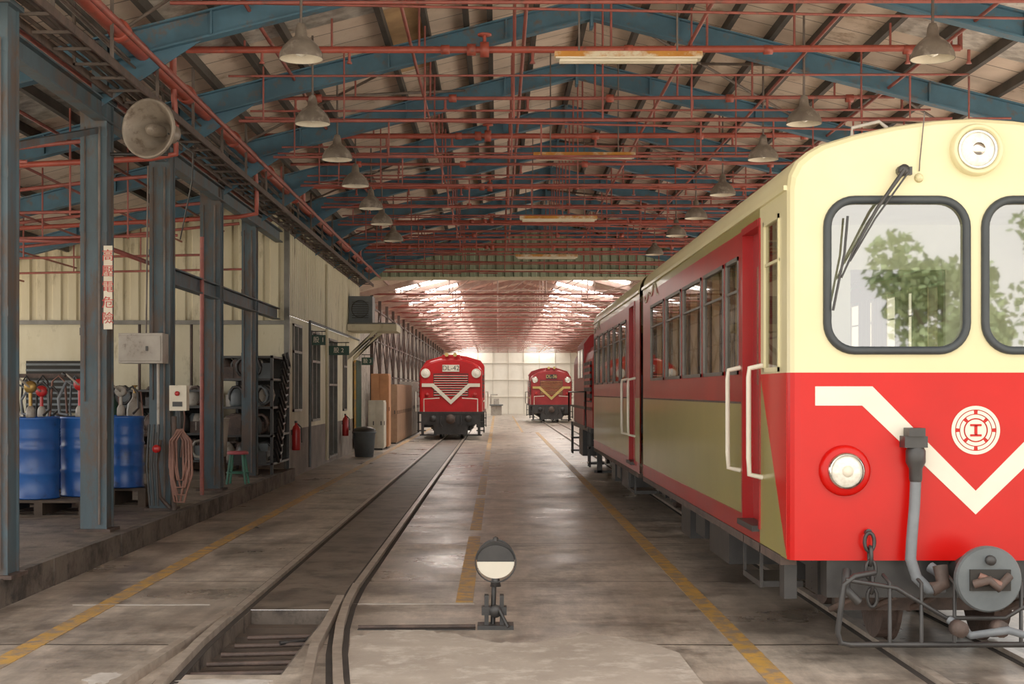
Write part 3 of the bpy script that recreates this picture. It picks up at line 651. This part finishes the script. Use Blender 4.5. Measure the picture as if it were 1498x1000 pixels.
def loco(name,cx,y0,L,red,vcol,plate,dark=False):
    root=bpy.data.objects.new(name,None); bpy.context.scene.collection.objects.link(root)
    m=MB(); W=1.12
    pr=[(-W,1.0),(-W,2.35),(-W+.03,2.5),(-W+.12,2.62),(-.75,2.78),(-.4,2.88),(0,2.92)]; pr=pr+[(-a,b) for a,b in pr[-2::-1]]
    def lp(s,yy,dz=0): return [(cx+a*s,yy,1.0 if b==1.0 else 1.0+(b-1.0)*(1-(1-s)*.6)+dz) for a,b in pr]
    Ls=[lp(.93,y0),lp(.975,y0+.03),lp(1,y0+.12),lp(1,y0+L)]
    m.poly(Ls[0],red)
    for A,B in zip(Ls,Ls[1:]):
        k=len(A)
        for i in range(k-1): m.add([A[i],A[i+1],B[i+1],B[i]],[(0,1,2,3)],red,False)
    m.poly(list(reversed(Ls[-1])),red)
    yc=y0+L*.35
    cb=[(-1.15,1.0),(-1.15,2.7),(-1.02,2.88),(-.5,3.04),(0,3.1),(.5,3.04),(1.02,2.88),(1.15,2.7),(1.15,1.0)]
    m.prism([(cx+a,yc,b) for a,b in cb],red,(0,L*.35,0))
    for sx in (-1,1):
        x=cx+sx*1.152
        m.box(min(x,x+sx*.01),max(x,x+sx*.01),yc+.3,yc+1.0,2.0,2.6,WINB); m.box(min(x,x+sx*.01),max(x,x+sx*.01),yc+1.3,yc+2.0,2.0,2.6,WINB)
        for k in range(7):
            yy=y0+.35+k*.3
            if yy<yc-.2:
                m.box(min(x-sx*.03,x),max(x-sx*.03,x),yy,yy+.22,1.5,2.3,BLACK)
                for j in range(6): m.box(min(x-sx*.03,x+sx*.012),max(x-sx*.03,x+sx*.012),yy,yy+.22,1.53+j*.13,1.58+j*.13,red)
        m.tube([(x+sx*.1,y0+.2,1.0),(x+sx*.1,y0+.2,1.7),(x+sx*.1,y0+L-.2,1.7),(x+sx*.1,y0+L-.2,1.0)],.02,TWHT if not dark else BLACK,6)
        m.box(min(x,x+sx*.004),max(x,x+sx*.004),y0+.12,y0+L,1.34,1.40,vcol)
        for yy in (y0+.1,y0+L-.5):
            for z in (.3,.6): m.box(min(x-sx*.25,x+sx*.05),max(x-sx*.25,x+sx*.05),yy,yy+.4,z,z+.04,BLACK)
            m.box(min(x,x+sx*.04),max(x,x+sx*.04),yy,yy+.04,.25,1.0,BLACK); m.box(min(x,x+sx*.04),max(x,x+sx*.04),yy+.36,yy+.4,.25,1.0,BLACK)
        m.box(min(x-sx*.3,x),max(x-sx*.3,x),y0+L*.4,y0+L*.6,.35,.9,BLACK)
        for yy in (y0+1.2,y0+2.6,y0+L-2.6,y0+L-1.2):
            m.lathe([(0,-.06),(.4,-.06),(.4,.05),(0,.05)],(cx+sx*.38,yy,.44),(1,0,0),BLACK,24,False); m.box(cx+sx*.62-.07,cx+sx*.62+.07,yy-.15,yy+.15,.3,.6,BLACK)
            for j in range(4): m.lathe([(.06,0),(.08,.03),(.06,.06)],(cx+sx*.7,yy+.3,.35+j*.07),(0,0,1),BLACK,8)
    m.box(cx-1.18,cx+1.18,y0-.15,y0+L+.1,.92,1.0,BLACK); m.box(cx-.85,cx+.85,y0,y0+L,.5,.92,BLACK)
    m.box(cx-1.05,cx+1.05,y0-.12,y0,.55,.95,BLACK)
    yf=y0-.01
    m.box(cx-.62,cx+.62,yf-.0,y0,1.55,2.35,BLACK)
    for j in range(9):
        z=1.58+j*.085; m.prism([(cx-.6,yf-.04,z),(cx-.6,yf,z+.05),(cx-.6,yf,z)],red,(1.2,0,0)); m.box(cx-.6,cx+.6,yf-.045,yf-.03,z,z+.014,vcol)
    for s in (-1,1):
        q=[(1.03,2.0),(.62,2.0),(0,1.42),(0,1.26),(.68,1.88),(1.03,1.88)]
        m.prism([(cx+s*a,yf-.06,b) for a,b in q],vcol,(0,.05,0))
        m.lathe([(.17,0),(.165,.08),(.14,.09),(.12,.07)],(cx+s*.9,y0+.03,2.36),(0,-1,0),vcol if not dark else CHR,24); m.lathe([(.13,.075),(.08,.1),(0,.11)],(cx+s*.9,y0+.03,2.36),(0,-1,0),LENS,20)
        m.lathe([(.08,0),(.07,.06),(0,.07)],(cx+s*.85,y0,1.6),(0,-1,0),EXT,16)
        m.tube([(cx+s*.95,y0-.12,1.0),(cx+s*.95,y0-.14,1.45),(cx+s*.4,y0-.14,1.48)],.018,TWHT,6)
        m.lathe([(0,0),(.12,0),(.12,.25),(0,.25)],(cx+s*.62,y0-.1,.75),(0,-1,0),BLACK,16)
        m.tube([(cx+s*.35,y0-.14,.85),(cx+s*.38,y0-.2,.6),(cx+s*.3,y0-.18,.45)],.03,BLACK,8)
        m.box(cx+s*.8-.3,cx+s*.8+.3,y0-.1,y0-.05,.15,.2,BLACK)
        m.box(cx+s*1.0-.05,cx+s*1.0+.05,y0-.1,y0-.05,.15,.6,BLACK)
        m.box(cx+s*.3-.02,cx+s*.3+.02,y0-.1,y0-.06,.15,.6,BLACK)
    m.box(cx-.6,cx+.6,y0-.09,y0-.05,.2,.55,BLACK)
    m.box(cx-.3,cx+.3,yf-.04,y0+.1,2.42,2.66,BLACK if dark else TWHT)
    m.box(cx-.32,cx+.32,y0+.05,y0+.6,2.8,3.02,red); m.tube([(cx-.15,y0-.1,3.02),(cx-.15,y0+.3,3.02)],[.07,.03],GOLD,10); m.tube([(cx+.15,y0-.1,3.02),(cx+.15,y0+.3,3.02)],[.07,.03],GOLD,10)
    m.box(cx-.16,cx+.16,y0-.35,y0,.62,.86,BLACK); m.lathe([(0,0),(.17,0),(.17,.04),(0,.04)],(cx,y0-.32,.74),(0,-1,0),RUST,20)
    m.obj(name+'_body',root)
    text(name+'_number',plate,.24,(cx,yf-.045,2.54),RF,BLACK if not dark else GOLD,root)
    return root
loco('diesel_locomotive',-1.66,50.5,9,LRED,TWHT,'DL-42')
loco('diesel_locomotive',CX,78,9,LREDD,GOLD,'DL-36',True)
loco('diesel_locomotive',CX,27.3,6.8,LRED,BLACK,'DL-38',True)
# ---------------------------------------------------------------- left-side props
m=MB(); o=Vector((-3.66,14.9,4.46)); d=Vector((-.34,-1,-.04)).normalized()
m.lathe([(.31,.0),(.315,.012),(.30,.02),(.28,.0),(.21,-.1),(.14,-.2),(.09,-.32),(.07,-.42),(0,-.43)],o,d,HORN,40)
m.lathe([(.31,0),(.32,-.01),(.29,-.06),(.21,-.15),(.13,-.25),(.11,-.28),(.11,-.4),(.1,-.48),(0,-.5)],o,d,HORN,40)
m.lathe([(0,.02),(.04,.0),(.065,-.05),(.07,-.13),(.05,-.28)],o,d,HORN,24)
e=o-d*.38
m.tube([e+Vector((0,0,-.08)),e+Vector((-.02,.05,-.22)),Vector((-3.9,15.2,4.24)),Vector((-4.14,15.2,4.24))],.02,BLACK)
m.tube([e,e+Vector((.25,.1,-.2)),e+Vector((.2,.3,-.45)),Vector((-3.95,17.7,3.6))],.008,BLACK,6)
m.obj('loudspeaker_horn')
rt=bpy.data.objects.new('warning_sign',None); bpy.context.scene.collection.objects.link(rt)
m=MB(); m.box(-4.15,-4.06,14.98,15.0,2.36,3.24,SIGN); m.obj('board',rt)
for i,ch in enumerate('高壓電危險'): text('glyph',ch,.13,(-4.105,14.975,3.13-i*.165),RF,STXT,rt)
def drum(x,y,z,r=.28,h=.9):
    m=MB(); pf=[(0,.01),(r-.01,.01),(r,0),(r,.02),(r-.008,.03)]
    for zz in (.3,.6): pf+= [(r-.008,h*zz+.02-.03),(r+.006,h*zz+.02),(r-.008,h*zz+.05)]
    for k in range(4): pf+= [(r-.008,h*.74+k*.035),(r-.002,h*.74+k*.035+.015)]
    pf+= [(r-.008,h-.03),(r,h-.02),(r+.003,h),(r-.012,h),(r-.015,h-.02),(0,h-.02)]
    m.lathe(pf,(x,y,z),(0,0,1),DRUM,36); m.lathe([(0,0),(.035,0),(.035,.015),(0,.02)],(x+.1,y-.1,z+h-.02),(0,0,1),BLACK,12); return m
def pallet(x,y,z=.221,w=1.0,h=.2):
    m=MB()
    for k in range(5): m.box(x-w/2,x+w/2,y-w/2+k*(w-.12)/4,y-w/2+k*(w-.12)/4+.12,z+h-.03,z+h,WOOD)
    for k in range(3): m.box(x-w/2+k*(w-.1)/2,x-w/2+k*(w-.1)/2+.1,y-w/2,y+w/2,z+.025,z+h-.03,WOOD)
    for k in range(3): m.box(x-w/2,x+w/2,y-w/2+k*(w-.12)/2,y-w/2+k*(w-.12)/2+.12,z,z+.025,WOOD)
    m.obj('wooden_pallet')
pallet(-5.42,17.35,w=1.15); pallet(-4.98,18.75,w=.9,h=.24); pallet(-6.3,18.9,w=1.2)
drum(-5.56,17.1,.425,.285,.97).obj('oil_drum'); drum(-5.1,17.55,.425,.285,.97).obj('oil_drum'); drum(-4.86,18.5,.465,.26,.92).obj('oil_drum'); drum(-5.25,19.05,.465,.26,.92).obj('oil_drum')
drum(-6.0,18.7,.425,.285,.95).obj('oil_drum'); drum(-6.6,18.8,.425,.285,.95).obj('oil_drum')
def pump(x,y,z,mt,h=0):
    m=MB(); m.cyl((x,y,z),(x,y,z+.3+h),.022,mt); m.lathe([(0,0),(.05,0),(.055,.02),(.05,.1),(.03,.14),(0,.15)],(x,y,z),(0,0,1),GRYM,16)
    m.lathe([(0,-.05),(.06,-.05),(.075,-.02),(.075,.02),(.06,.05),(0,.05)],(x,y,z+.32+h),(0,-1,0),mt,20)
    m.tube([(x,y-.05,z+.32+h),(x,y-.1,z+.33+h),(x-.14,y-.1,z+.45+h)],.012,GRYM); m.lathe([(0,0),(.02,0),(.02,.06),(0,.07)],(x-.14,y-.1,z+.42+h),(-.6,0,.6),BLACK,10)
    m.tube([(x+.07,y,z+.33+h),(x+.15,y,z+.38+h),(x+.22,y,z+.3+h),(x+.23,y,z+.1),(x+.18,y-.08,z+.03)],.016,BLACK)
    m.tube([(x-.05,y,z+.3+h),(x-.17,y,z+.36+h),(x-.25,y-.05,z+.22),(x-.22,y-.1,z+.05),(x-.1,y-.15,z+.03)],.018,HOSEG); m.obj('drum_hand_pump')
pump(-5.6,17.05,1.39,BRASS,.05); pump(-5.14,17.5,1.39,EXT,.08); pump(-4.9,18.5,1.39,GRYM); pump(-5.98,18.65,1.37,EXT,.02)
for x,y,mt in ((-5.75,21.2,GSIGN),(-5.45,21.35,GRYM),(-4.95,21.9,BIN)):
    m=MB(); m.lathe([(0,0),(.11,0),(.115,.03),(.115,1.2),(.1,1.3),(.05,1.37),(.035,1.4),(.035,1.46),(0,1.46)],(x,y,.221),(0,0,1),mt,24); m.cyl((x,y,1.66),(x,y,1.78),.02,BRASS); m.lathe([(0,0),(.045,0),(.045,.02),(0,.02)],(x,y,1.78),(0,0,1),BRASS,14)
    m.tube([(x,y-.03,1.72),(x+.12,y-.1,1.7),(x+.16,y-.12,1.3),(x+.1,y-.14,.7)],.012,HOSE,6); m.obj('gas_cylinder')
m=MB(); 
for x in (-7.6,-5.9): m.box(x,x+.05,20.3,20.35,.221,2.0,RUST)
m.box(-7.6,-5.85,20.3,20.35,1.9,1.96,RUST)
for k in range(7):
    x=-7.4+k*.23; w=.05+.02*(k%3); zl=1.0+.12*(k%4)
    for j in range(2): m.tube([(x-w,20.26-.02*j,1.85),(x-w*1.4,20.26-.02*j,zl+.2),(x-w*.7,20.26,zl),(x+w*.7,20.26,zl),(x+w*1.4,20.26-.02*j,zl+.2),(x+w,20.26-.02*j,1.85),(x,20.25,1.93)],.014,(BLACK,HOSE,HOSEG,BLACK)[k%4],6,closed=True)
m.obj('hose_rack')
m=MB(); m.box(-4.64,-4.1,17.4,17.72,2.05,2.42,GRYM); m.box(-4.62,-4.12,17.38,17.4,2.08,2.39,GRYM); m.box(-4.3,-4.27,17.36,17.38,2.2,2.26,BLACK); m.tube([(-4.35,17.6,2.42),(-4.33,17.62,4.5)],.012,CAB); m.tube([(-4.2,17.6,2.05),(-4.2,17.6,1.2)],.018,GRYM); m.obj('electric_box',bevel=.01)
m=MB(); m.box(-4.04,-3.83,17.5,17.66,1.47,1.78,SIGN); m.lathe([(0,0),(.03,0),(.03,.03),(0,.03)],(-3.94,17.5,1.68),(0,-1,0),EXT,12); m.box(-4.0,-3.88,17.49,17.5,1.52,1.58,BLACK); m.cyl((-3.93,17.6,1.2),(-3.93,17.6,1.47),.015,BLACK)
m.obj('switch_box')
m=MB(); m.cyl((-3.99,17.55,.24),(-3.99,17.55,1.4),.03,RUST)
for k in range(7):
    x=-3.93+k*.012; w=.07+.02*(k%3); zb=.35+.09*(k%4)
    m.tube([(x-w,17.45-k*.01,1.1),(x-w*1.1,17.45,zb+.25),(x-w*.5,17.45,zb),(x+w*.5,17.45-k*.01,zb),(x+w*1.1,17.45,zb+.25),(x+w,17.45,1.1),(x,17.43,1.24),(x-w,17.45-k*.01,1.1)],.014,HOSE,6)
m.tube([(-4.2,17.7,1.1),(-4.22,17.6,.8),(-4.18,17.6,.4),(-4.05,17.6,.26)],.025,RUST); m.lathe([(0,0),(.05,0),(.05,.06),(0,.06)],(-4.2,17.55,1.0),(0,-1,0),EXT,12)
for k in range(3): m.tube([(-4.3+k*.06,17.55,1.3),(-4.32+k*.06,17.5,.8),(-4.28+k*.05,17.5,.3)],.016,BLACK,6)
m.obj('hanging_air_hose')
def shelving(x0,x1,y0,y1,zt,seed,nm=60,hoses=False):
    rr=random.Random(seed); u=lambda a,b:a+(b-a)*rr.random(); m=MB()
    for x in (x0,x1-.05):
        for y in (y0,y1-.05): m.box(x,x+.05,y,y+.05,.221,zt,BLACK)
    lv=[.4,.9,1.4,1.9]; lv=[z for z in lv if z<zt-.3]
    for z in lv+[zt-.05]: m.box(x0,x1,y0,y1,z,z+.04,BLACK)
    m.box(x0,x1,y1-.02,y1,.4,zt,DARK)
    for k in range(nm):
        x=u(x0+.1,x1-.28);z=rr.choice(lv)+.04; y=u(y0+.02,y0+.5); t=rr.random(); mt=rr.choice((RUST,BLACK,GRYM,BIN,RUST))
        if t<.35: m.lathe([(0,0),(.12,0),(.14,.05),(.14,.2),(.1,.3),(.04,.36),(0,.36)],(x,y+.15,z),(0,0,1),mt,16)
        elif t<.65: m.tube([(x+.12+.13*math.cos(a*.7),y+.02*a/4,z+.2+.16*math.sin(a*.7)) for a in range(16)],.03,mt,8)
        else: m.box(x,x+u(.15,.28),y,y+.3,z,z+u(.15,.36),mt)
    if hoses:
        for k in range(14):
            z=.45+k*.13; m.tube([(x1+.01,y0+.1+.08*k,z+.25),(x1+.05,y0+.3+.08*k,z),(x1+.05,y0+.5+.09*k,z+.03),(x1+.01,y0+.8+.06*k,z+.3)],.03,BLACK,8)
    m.obj('parts_shelving')
shelving(-5.0,-3.98,25.2,27.2,2.35,3,80,True)
shelving(-7.4,-5.3,26.3,27.3,1.75,5,60)
shelving(-9.9,-7.9,26.3,27.2,1.25,6,40)
m=MB(); m.box(-6.6,-5.3,22.4,23.2,1.0,1.07,RUST)
for x in (-6.55,-5.4):
    for y in (22.45,23.1): m.box(x,x+.06,y,y+.06,.221,1.0,RUST)
m.box(-6.4,-6.1,22.5,22.8,1.07,1.35,BIN); m.tube([(-5.8,22.6,1.07),(-5.8,22.6,1.25)],.08,BLACK); m.box(-5.95,-5.65,22.5,22.7,1.22,1.34,BLACK); m.box(-6.3,-5.6,22.5,23.1,.4,.8,GRYM); m.obj('workbench')
m=MB(); x,y=-4.62,23.2
m.lathe([(0,0),(.2,0),(.21,.3),(.24,.6),(.25,.62),(.23,.62),(.2,.56),(0,.5)],(x,y,.65),(0,0,1),GRYM,28)
for a in range(3): t=a*2.09+.5; m.obox((x+.2*math.cos(t),y+.2*math.sin(t),.225),(x+.17*math.cos(t),y+.17*math.sin(t),.66),.04,.04,RUST)
m.obj('steel_wash_tub')
m=MB(); x,y=-4.13,22.6
m.lathe([(0,.0),(.16,0),(.17,-.02),(.17,-.05),(0,-.05)],(x,y,.76),(0,0,1),STR,24)
for a in range(4):
    t=a*1.571+.785; m.tube([(x+.13*math.cos(t),y+.13*math.sin(t),.71),(x+.21*math.cos(t),y+.21*math.sin(t),.24)],.02,STG,8)
q=ring(x,y,.42,.175,16,'z'); m.tube(q,.014,STG,6,closed=True)
m.obj('stool')
def ext(x,y,z):
    m=MB(); m.lathe([(0,0),(.08,0),(.085,.02),(.085,.4),(.06,.47),(.03,.5),(.03,.54),(0,.55)],(x,y,z),(0,0,1),EXT,20); m.box(x-.02,x+.02,y-.1,y+.04,z+.54,z+.58,BLACK)
    m.tube([(x+.03,y,z+.52),(x+.1,y-.02,z+.45),(x+.11,y,z+.15)],.015,BLACK,6); m.box(x-.09,x-.07,y-.05,y+.05,z+.3,z+.4,BLACK); m.obj('fire_extinguisher')
ext(-3.98,28.1,.55); ext(-3.98,37.2,.55)
m=MB(); m.box(-4.04,-2.72,38.2,39.9,3.34,3.52,CREAMW); m.prism([(-4.04,38.25,2.55),(-4.04,38.25,2.68),(-3.2,38.25,3.34),(-3.35,38.25,3.34)],CREAMW,(0,.08,0)); m.prism([(-4.04,39.7,2.55),(-4.04,39.7,2.68),(-3.2,39.7,3.34),(-3.35,39.7,3.34)],CREAMW,(0,.08,0)); m.box(-4.03,-2.74,38.22,39.88,3.52,3.56,TRIM); m.obj('entrance_canopy')
m=MB(); m.box(-4.04,-3.4,38.6,39.4,3.57,4.3,BIN); m.lathe([(.22,0),(.24,.02),(.22,.03)],(-3.73,38.6,3.95),(0,-1,0),BLACK,24)
for k in range(8): m.box(-3.95,-3.5,38.57,38.59,3.7+k*.06,3.72+k*.06,BLACK)
m.obj('air_conditioner_unit')
for x0,x1,y,z,t in ((-4.05,-3.55,34,2.58,'2'),(-3.95,-3.62,41.3,2.48,'3'),(-4.05,-3.75,31,2.72,'1')):
    rt=bpy.data.objects.new('hanging_sign',None); bpy.context.scene.collection.objects.link(rt)
    m=MB(); m.box(x0,x1,y,y+.03,z,z+.22,GSIGN); m.tube([(x0,y+.015,z+.3),(x1,y+.015,z+.3)],.012,BLACK,6); m.tube([(x0+.08,y+.015,z+.22),(x0+.08,y+.015,z+.3)],.008,BLACK,6); m.tube([(x1-.08,y+.015,z+.22),(x1-.08,y+.015,z+.3)],.008,BLACK,6); m.obj('board',rt)
    text('lettering','股 '+t,.14,((x0+x1)/2,y-.003,z+.11),RF,TWHT,rt)
m=MB(); x,y=-3.49,37.2
m.lathe([(0,0),(.24,0),(.3,.6),(.32,.62),(.32,.66),(.28,.66),(.27,.6),(0,.58)],(x,y,0.01),(0,0,1),BIN,24); m.lathe([(.31,0),(.3,.06),(.18,.12),(0,.14)],(x,y,.66),(0,0,1),BLACK,24); m.obj('trash_bin')
def cabinet(name,x0,x1,y0,y1,h,mt,doors=2):
    m=MB(); m.box(x0,x1,y0,y1,.05,h,mt); m.box(x0+.03,x1-.03,y0+.03,y1-.03,0,.05,BLACK)
    w=(x1-x0)/doors
    for k in range(doors): m.box(x0+k*w+.02,x0+(k+1)*w-.02,y0-.015,y0,.1,h-.05,mt); m.box(x0+(k+1)*w-.08,x0+(k+1)*w-.05,y0-.035,y0-.015,h*.5,h*.5+.12,BLACK)
    n=max(1,int((y1-y0)/.6)); d=(y1-y0)/n
    for k in range(n): m.box(x1,x1+.015,y0+k*d+.02,y0+(k+1)*d-.02,.1,h-.05,mt); m.box(x1+.015,x1+.03,y0+k*d+.08,y0+k*d+.11,h*.5,h*.5+.12,BLACK)
    m.obj(name)
cabinet('storage_cabinet',-3.82,-3.3,42.9,43.8,2.25,ORG); cabinet('white_cabinet',-3.8,-3.35,41.7,42.6,1.45,WCAB); cabinet('locker_row',-3.8,-3.3,46.5,54.5,1.95,LOCKB); cabinet('locker_row',-3.8,-3.3,55,64,2.1,GRYM)
m=MB(); m.box(-4.06,-4.0,40.2,41.6,.1,2.6,YEL)
for k in range(12): m.box(-4.0,-3.98,40.2+k*.12,40.25+k*.12,.1,2.6,GSIGN)
m.obj('door_1')
m=MB(); m.box(-.5,.3,104,105,0,.7,GRYM); m.box(-.6,.4,103.8,105.2,.7,.78,BIN); m.box(-.3,.1,104.2,104.8,.78,1.2,GRYM); m.tube([(-.5,104.5,.8),(-.5,104.5,1.5),(.0,104.5,1.5)],.05,GRYM); m.obj('workshop_machine')
# ---------------------------------------------------------------- trees outside (seen only as reflections)
def tree(x,y,h,r,n=2600):
    m=MB(); m.tube([(x,y,0),(x+.1,y,h*.4),(x,y,h*.75)],[.25,.18,.06],BARK,10)
    for k in range(5): a=k*1.3; m.tube([(x+.08,y,h*.4),(x+math.cos(a)*r*.6,y+math.sin(a)*r*.6,h*.7)],[.1,.03],BARK,6)
    vs=[];fs=[]
    cl=[(x+U(-r,r)*.7,y+U(-r,r)*.7,h*.45+U(0,.5)*h,U(.5,.9)*r*.6) for _ in range(12)]
    for k in range(n):
        c=random.choice(cl); t=Vector((random.gauss(0,1),random.gauss(0,1),random.gauss(0,1))).normalized()*c[3]*(R()**.4)
        p=Vector(c[:3])+t; a=Vector((U(-1,1),U(-1,1),U(-1,1))).normalized()*.12; b=a.orthogonal().normalized()*.07
        o=len(vs); vs+= [p-a,p+b,p+a,p-b]; fs.append((o,o+1,o+2,o+3))
    m.add(vs,fs,LEAF); m.obj('tree')
tree(9.9,-14,5.0,1.5,3000); tree(14.0,-14,6.0,2.2,3000); tree(22,-12,7,2.5,1200); tree(-14,-14,7,3,1200)
# ---------------------------------------------------------------- light
w=bpy.data.worlds.new('world'); bpy.context.scene.world=w; w.use_nodes=True; nt=w.node_tree
bg=nt.nodes['Background']; bg.inputs['Color'].default_value=(1.0,.955,.89,1); bg.inputs['Strength'].default_value=2.05
sun=bpy.data.lights.new('sun','SUN'); sun.energy=11.0; sun.angle=.1; sun.color=(1,.92,.82); so=bpy.data.objects.new('sun',sun)
so.rotation_euler=Vector((.42,.38,.82)).to_track_quat('Z','Y').to_euler(); so.location=(10,10,20); bpy.context.scene.collection.objects.link(so)
